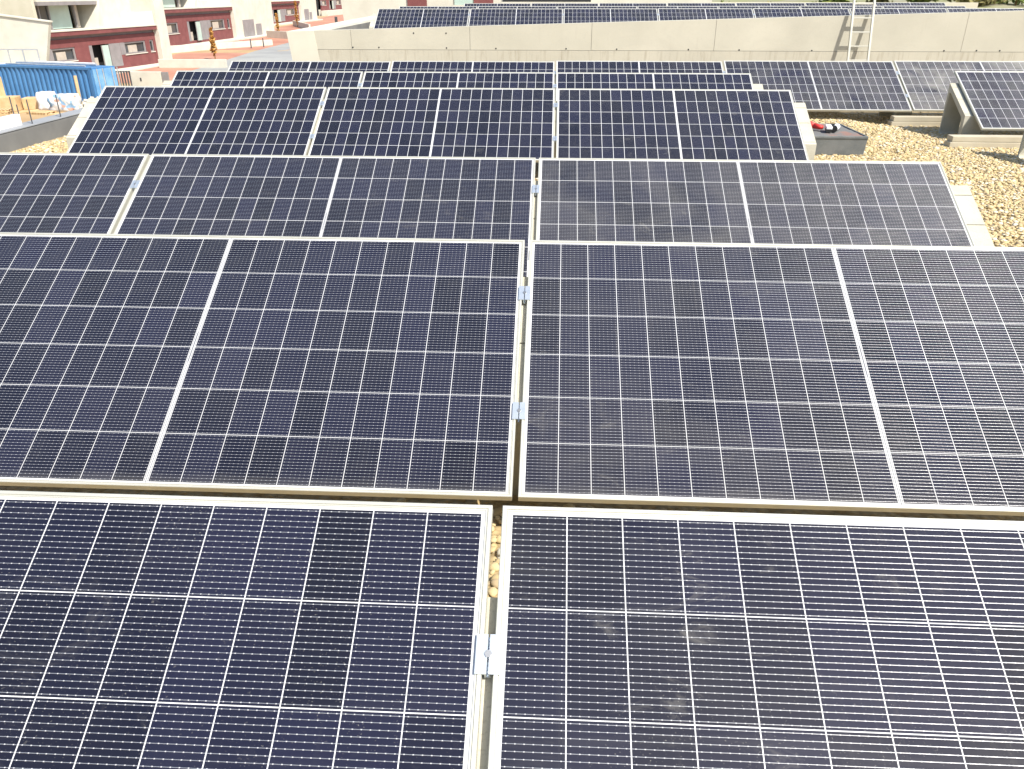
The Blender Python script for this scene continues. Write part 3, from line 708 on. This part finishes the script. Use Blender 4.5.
# local x runs along the long side (away to the left), local -y = behind, +y = towards us
CLn, CW, CH = 7.6, 1.95, 2.0
mb = MB(); n = 20; pitch = (CLn - 0.3) / n; prof = []
x = 0.15
for i in range(n): prof += [(x, 0), (x + pitch * .32, 0), (x + pitch * .46, 0.085), (x + pitch * .86, 0.085)]; x += pitch
prof.append((CLn - 0.15, 0))
for px_, dy in prof: mb.v += [(px_, -dy - 0.012, 0.16), (px_, -dy - 0.02, CH - 0.12)]
for i in range(len(prof) - 1): mb.f.append((i * 2, i * 2 + 2, i * 2 + 3, i * 2 + 1))
mb.build('side_panel', M['blue'], ct_)
fr = MB().box(0, CLn, -0.12, 0.0, 0, 0.16).box(0, CLn, -0.12, 0.0, CH - 0.12, CH).box(0, 0.15, -0.11, 0.005, 0.0, CH).box(CLn - .15, CLn, -0.11, 0.005, 0, CH)
fr.build('frame', M['blue'], ct_)
MB().box(0.02, CLn, -CW, -0.125, 0.02, CH - 0.03).build('body', M['blue'], ct_)
dr = MB().box(-0.06, 0.018, -CW * .49, -0.13, 0.12, CH - .1).build('door', M['blue_door'], ct_)
for y in (-0.4, -0.85): MB().tube((-0.09, y, 0.1), (-0.09, y, CH - .08), 0.03, n=8).build('lock_rod', M['galv'], dr)
dr = MB().box(-0.06, 0.018, -CW + .08, -CW * .5 - .01, 0.12, CH - .1).build('door', M['blue_door'], ct_)
for y in (-1.55, -2.0): MB().tube((-0.09, y, 0.1), (-0.09, y, CH - .08), 0.03, n=8).build('lock_rod', M['galv'], dr)
for k, (xx, r_, lab) in enumerate(((0.5, .05, 'thin grey pipe lying along the front edge of the container roof'), (1.3, .07, 'thick grey pipe lying along the middle of the container roof'))):
    dxx, dyy = -0.965, 0.27
    o = MB().tube((-3.1, 0, 0), (3.0, 0, 0), r_, n=8).build('pipe', M['galv']); o.location = (-27.55 + dxx * 3.4 + 0.27 * xx, 48.2 + dyy * 3.4 + .965 * xx, -4.7 + CH + r_ + .002); o.rotation_euler = (0, 0, math.atan2(.27, -.965) + 0.02 * k); tag(o, lab, 'pipe', 'pipes on the container roof')
o = MB().box(-2.2, 2.2, -0.5, 0.5, 0, 0.10).build('board_stack', M['whitep'], bevel=0.01); o.location = (-27.55 - .965 * 3.6 + .27 * 1.9, 48.2 + .27 * 3.6 + .965 * 1.9, -4.7 + CH - .02); o.rotation_euler = (0, 0, math.atan2(.27, -.965)); tag(o, 'white sheets stacked on the back of the container roof', 'boards')

# ------------------------------------------------------------------ yard clutter between the parapet and the container
G0 = -4.7
def stood(x, y, w, dpt, h, name, mat, label, cat, rz=0.0, bev=0.03, group=None):
    o = MB().box(-w / 2, w / 2, -dpt / 2, dpt / 2, 0, h).build(name, mat, bevel=bev); o.location = (x, y, ground_z(y)); o.rotation_euler = (0, 0, rz); return tag(o, label, cat, group)
stood(-31.1, 45.4, 0.62, 0.08, 1.75, 'timber_board', M['wood'], 'tall pale timber board standing upright at the left edge of the yard', 'board', R(10))
stood(-30.55, 45.1, 1.15, 0.9, 0.75, 'timber_crate', M['wood'], 'tan timber crate at the left edge before the blue container', 'crate', R(12))
stood(-29.6, 45.9, 0.85, 0.8, 0.62, 'timber_crate', M['wood'], 'lower tan timber crate beside the white sack', 'crate', R(12))
def sack(x, y, s, h, mat, label, name='building_sack'):
    bm = bmesh.new(); bmesh.ops.create_cube(bm, size=1); bmesh.ops.subdivide_edges(bm, edges=bm.edges, cuts=5, use_grid_fill=True)
    for v in bm.verts:
        p = v.co; r_ = 1 + 0.10 * math.sin(p.z * 9 + p.x * 7) * math.cos(p.y * 8); bl = 1 + 0.22 * (0.25 - p.z * p.z)
        v.co = Vector((p.x * s * r_ * bl, p.y * s * r_ * bl, (p.z + .5) * h + random.uniform(-.02, .02)))
    me = bpy.data.meshes.new(name); bm.to_mesh(me); bm.free(); me.polygons.foreach_set('use_smooth', [True] * len(me.polygons)); me.materials.append(mat)
    o = bpy.data.objects.new(name, me); COL.objects.link(o); o.location = (x, y, ground_z(y)); return tag(o, label, 'sack')
def print_mat():
    m, nt, b = new_mat('printed_sack'); co = objco(nt)
    c = mixc(nt, ramp(nt, noise(nt, co, 2.3, 1), .56, .62), (0.66, 0.65, 0.62), (0.22, 0.38, 0.55))
    c = mixc(nt, ramp(nt, noise(nt, scaled(nt, co, (1.7, 1.7, 2.6)), 1.3, 1), .60, .68), c, (0.50, 0.28, 0.20))
    nt.links.new(c, b.inputs['Base Color']); bump(nt, b, noise(nt, co, 10, 3), .4, .03); return m
M['printed'] = print_mat()
sack(-28.55, 45.6, 0.72, 0.95, M['bag'], 'plain white bulk sack before the blue container')
sack(-27.35, 45.3, 1.15, 0.85, M['printed'], 'large white sack with blue and red print before the container')
def heap(x, y, s, h, n, mat, label, name, cat):
    mb = MB(); rnd = random.Random(int(abs(x * 100)))
    for i in range(n):
        a = rnd.uniform(0, 6.28); r_ = s * math.sqrt(rnd.random()); zz = h * (1 - r_ / s) * rnd.uniform(.5, 1)
        q = rnd.uniform(.07, .16); mb_ = Matrix.Rotation(rnd.uniform(0, 3), 4, (rnd.random(), rnd.random(), rnd.random() + .1))
        pts = [mb_ @ Vector((sx * q, sy * q * .6, sz * q * .5)) + Vector((r_ * math.cos(a), r_ * math.sin(a) * .7, zz + .04)) for sz in (-1, 1) for sx, sy in ((-1, -1), (1, -1), (1, 1), (-1, 1))]
        mb.hexa(pts)
    o = mb.build(name, mat); o.location = (x, y, ground_z(y)); return tag(o, label, cat)
heap(-26.0, 45.6, 1.1, .55, 120, M['rubble'], 'heap of grey rubble at the foot of the blue container', 'rubble_heap', 'rubble')
heap(-24.95, 45.4, .65, .5, 60, M['brick'], 'small heap of broken orange bricks beside the grey rubble', 'brick_heap', 'bricks')
heap(-26.6, 47.0, 1.4, .5, 100, M['rubble'], 'second grey rubble heap tight against the blue container', 'rubble_heap', 'rubble')
o = MB().tube((0, 0, 0), (0.0, 0.05, 1.75), .09, .09, 8).build('timber_stake', M['wood']); o.location = (-27.0, 46.2, G0); tag(o, 'pale timber stake standing before the blue container', 'stake')
def pallet(x, y, z, rz, label):
    t = thing('pallet', label, 'pallet', (x, y, z), (0, 0, rz), 'timber pallets in the yard')
    for k in range(3): MB().box(-.6, .6, -.38 + k * .36, -.28 + k * .36, 0, .10).build('bearer', M['wood'], t)
    for k in range(7): MB().box(-.6 + k * .183, -.6 + k * .183 + .11, -.42, .44, .102, .124).build('slat', M['wood'], t)
pallet(-30.3, 43.7, G0 + .004, R(15), 'lower timber pallet on the sandy yard before the tan crates')
pallet(-30.28, 43.72, G0 + .132, R(19), 'upper timber pallet stacked slightly askew in the yard')
pallet(-28.0, 43.9, G0 + .004, R(-10), 'single timber pallet lying before the printed sack')
for k, (x, y, L, a, lab) in enumerate(((-26.3, 44.0, 2.4, 20, 'long pale plank lying before the rubble heap'), (-26.1, 43.8, 2.0, 34, 'shorter plank crossing the long plank on the sandy yard'), (-29.2, 44.7, 1.8, 75, 'plank lying between the crates and the white sack'))):
    o = MB().box(-L / 2, L / 2, -.1, .1, 0, .05).build('plank', M['wood'], bevel=.006); o.location = (x, y, G0 + .004 + (.052 if k == 1 else 0)); o.rotation_euler = (0, 0, R(a)); tag(o, lab, 'plank')
# thin posts along the parapet
rod_xyz = [(-5.57, 8.27, 0.026, 0.275), (-5.57, 8.35, 0.026, 0.19), (-5.45, 8.35, 0.026, 0.24), (-5.44, 8.86, 0.026, 0.23)]
labs = ['leftmost thin dark rod standing on the grey parapet', 'short thin dark rod close beside the leftmost rod', 'thin dark rod near the middle of the visible parapet', 'rightmost thin dark rod on the grey parapet']
for (x, y, z, hh), lab in zip(rod_xyz, labs):
    o = MB().tube((0, 0, 0), (0.0, 0.0, hh), .006, .006, 8).build('metal_rod', M['iron']); o.location = (x, y, z); tag(o, lab, 'rod', 'thin dark rods standing on the parapet')
o = MB().box(-0.03, 0.03, -0.24, 0.24, 0, 0.11).build('insulation_board', M['whitep'], bevel=.004); o.location = (-5.53, 8.02, 0.026); tag(o, 'short white board standing on the grey parapet', 'board')

# fence, gate wall and low white walls at the street
fen = thing('metal_fence', 'dark vertical bar fence right of the blue container', 'fence', (-28.6, 53.0, -4.7))
MB().box(0, 1.36, -.02, .02, 1.36, 1.42).build('top_rail', M['iron'], fen); MB().box(0, 1.36, -.02, .02, .2, .26).build('bottom_rail', M['iron'], fen)
for k in range(8): MB().box(k * .18, k * .18 + .075, -.03, .03, 0, 1.44).build('bar', M['iron'], fen)
o = MB().box(-1.05, 1.02, -.12, .12, 0, 1.32).build('garden_wall', M['white'], bevel=.02); o.location = (-26.72, 54.0, -4.7); tag(o, 'plain white garden wall right of the dark bar fence', 'wall')
MB().box(-.4, -.3, -.14, -.125, .75, .95).build('wall_socket', M['iron'], o)
o = MB().box(-.22, .22, -.05, .05, 0, 1.3).build('gate_leaf', M['grey_clad'], bevel=.01); o.location = (-25.45, 54.0, -4.7); tag(o, 'grey gate leaf at the right end of the white garden wall', 'gate')
def low_wall(x0, y0, x1, y1, h, label, th=.25, lift=0):
    a, b = Vector((x0, y0, 0)), Vector((x1, y1, 0)); L = (b - a).length; zb = min(ground_z(y0), ground_z(y1))
    o = MB().box(0, L, -th / 2, th / 2, -.3, h).build('garden_wall', M['white'], bevel=.02); o.location = (x0, y0, zb); o.rotation_euler = (0, 0, math.atan2(y1 - y0, x1 - x0)); return tag(o, label, 'wall')
low_wall(-33.8, 71.0, -28.0, 71.2, .68, 'long low white wall in front of the orange sapling')
low_wall(-39.2, 84.0, -32.5, 97.0, .70, 'low white wall running along the second house front')
low_wall(-38.0, 112, -30, 106, .9, 'low white wall crossing beyond the two dark bollards')
low_wall(-46, 150, -38, 132, .9, 'far low white wall before the third house')
low_wall(-27.4, 62.2, -24.6, 61.0, .55, 'short white kerb wall just above the left panels')
for k, (x, y, lab) in enumerate(((-33.0, 91.5, 'left dark bollard on the pink paving'), (-32.3, 93.5, 'right dark bollard on the pink paving'))):
    o = MB().tube((0, 0, 0), (0, 0, .85), .07, .06, 10).tube((0, 0, .85), (0, 0, .92), .085, .05, 10).build('bollard', M['iron']); o.location = (x, y, ground_z(y) + .01); tag(o, lab, 'bollard', 'dark bollards on the pink paving')

def tree(x, y, zb, h, r_, mat, label, n, cat='tree', group=None, seed=0, trunk=True, leaf=.16, name='slender_tree'):
    rnd = random.Random(seed); t = thing(name, label, cat, (x, y, zb), (0, 0, 0), group)
    tk = MB().tube((0, 0, -.1), (0.02, 0, h * .55), .06, .045, 8).tube((0.02, 0, h * .55), (0, 0.02, h * .95), .045, .015, 8)
    for i in range(7):
        a = rnd.uniform(0, 6.28); z = h * rnd.uniform(.25, .8); tk.tube((0, 0, z), (r_ * .8 * math.cos(a), r_ * .8 * math.sin(a), z + r_ * .8), .02, .008, 6)
    tk.build('trunk', M['trunk'], t)
    c = MB()
    for i in range(n):
        zf = rnd.random() ** .8; z = h * (.16 + .84 * zf); cl = .55 + .45 * math.sin(z * 5 + seed) * math.sin(z * 2.3)
        rr = r_ * (1 - .6 * zf) * cl * math.sqrt(rnd.random()) * 1.25; a = rnd.uniform(0, 6.28)
        p = Vector((rr * math.cos(a), rr * math.sin(a), z)); q = Matrix.Rotation(rnd.uniform(0, 6.28), 3, Vector((rnd.gauss(0, 1), rnd.gauss(0, 1), rnd.gauss(0, 1))).normalized()) ; s = leaf * rnd.uniform(.6, 1.2)
        c.add([p + q @ Vector(v) for v in ((-s, 0, 0), (0, -s * .45, 0), (s, 0, s * .1), (0, s * .45, 0))], [(0, 1, 2, 3)])
    c.build('crown', mat, t); return t
GT = 'slender dry saplings along the street'
tree(-31.65, 77.9, ground_z(77.9), 2.75, .36, M['leaf_orange'], 'nearest orange dry sapling behind the long low white wall', 420, group=GT, seed=3)
tree(-36.6, 112.3, ground_z(112.3), 2.9, .34, M['leaf_orange'], 'middle orange dry sapling before the second house end', 380, group=GT, seed=5)
tree(-43.2, 143.0, ground_z(143), 4.0, .42, M['leaf_orange'], 'furthest orange dry sapling before the third house', 380, group=GT, seed=8)
tree(-36.0, 76.6, ground_z(76), .95, .5, M['leaf_green'], 'small green shrub at the corner of the nearest house', 160, 'shrub', seed=11, name='garden_shrub')

# ------------------------------------------------------------------ behind the neighbouring roof
bw = thing('white_house', 'big white house wall behind the left end of the furthest panels', 'house', (-8.2, 36, -4.7))
MB().hexa([(-0.3, 0, 0), (14.5, 0, 0), (14.5, 8, 0), (-0.3, 8, 0), (-1.0, 0, 9), (14.5, 0, 9), (14.5, 8, 9), (-1.0, 8, 9)]).build('house_wall', M['white'], bw)
for (a, b, z0, z1, mt) in ((2.05, 2.85, 5.25, 7.2, 'red'), (4.0, 4.75, 5.5, 7.0, 'glass_green'), (4.8, 5.6, 5.55, 7.0, 'red'), (6.0, 9.6, 5.62, 6.4, 'dark')):
    f = MB().box(a, b, -.06, -.004, z0, z1).build('window', M[mt], bw); MB().box(a - .06, b + .06, -.10, -.004, z0 - .08, z0 - .004).build('sill', M['white'], f)
MB().box(2.95 - 4.0, 2.95 - 3.9, -.08, -.003, 4.75, 5.05).build('wall_lamp', M['iron'], bw)
o = MB().box(0, 14.5, 0, .3, 0, 5.60).build('boundary_wall', M['cream'], bevel=.01); o.location = (2.6, 36.5, -4.7); tag(o, 'long cream boundary wall beyond the furthest panel row', 'wall')
# planted bank at the upper right
mb = MB(); n = 20
for i in range(n + 1):
    x = 8 + 60 * i / n
    for y, z in ((44, -4.7), (52, .25 + .2 * math.sin(x)), (60, .55 + .2 * math.sin(x * .7)), (90, 1.6 + .6 * math.sin(x * .3)), (130, 3.5)): mb.v.append((x, y, z))
for i in range(n):
    for j in range(4): mb.f.append((i * 5 + j, (i + 1) * 5 + j, (i + 1) * 5 + j + 1, i * 5 + j + 1))
M['bank'] = mottled('dry_grass_bank', (0.26, 0.24, 0.17), (0.22, 0.22, 0.09), .5, .95, 5, .4, .1)
struct(mb.build('hillside', M['bank'], smooth=True))
shr = [(17.5, 56, 1.5, 'green', 'leftmost rounded green shrub on the bank, above the ladder'), (20.5, 57, 1.3, 'olive', 'olive brown shrub on the bank next to the leftmost shrub'), (23.5, 58, 1.9, 'green', 'big green shrub in the middle of the bank'),
       (26.5, 57, 1.6, 'olive', 'olive shrub right of the big green shrub on the bank'), (29.5, 58, 2.1, 'green', 'tall green shrub near the right picture edge'), (32.8, 58, 1.7, 'green', 'rightmost green shrub on the bank'),
       (8.6, 46, 5.3, 'green', 'green shrub peeping over the cream boundary wall on the left'), (11.2, 46, 5.25, 'olive', 'olive shrub peeping over the cream boundary wall on the right')]
for k, (x, y, h, c, lab) in enumerate(shr):
    zb = .3 if y > 50 else -4.6
    tree(x, y, zb, h, 1.9 if y > 50 else 1.3, M['leaf_' + c], lab, 900, 'shrub', 'shrubs beyond the roofs', 20 + k, leaf=.28, name='garden_shrub')
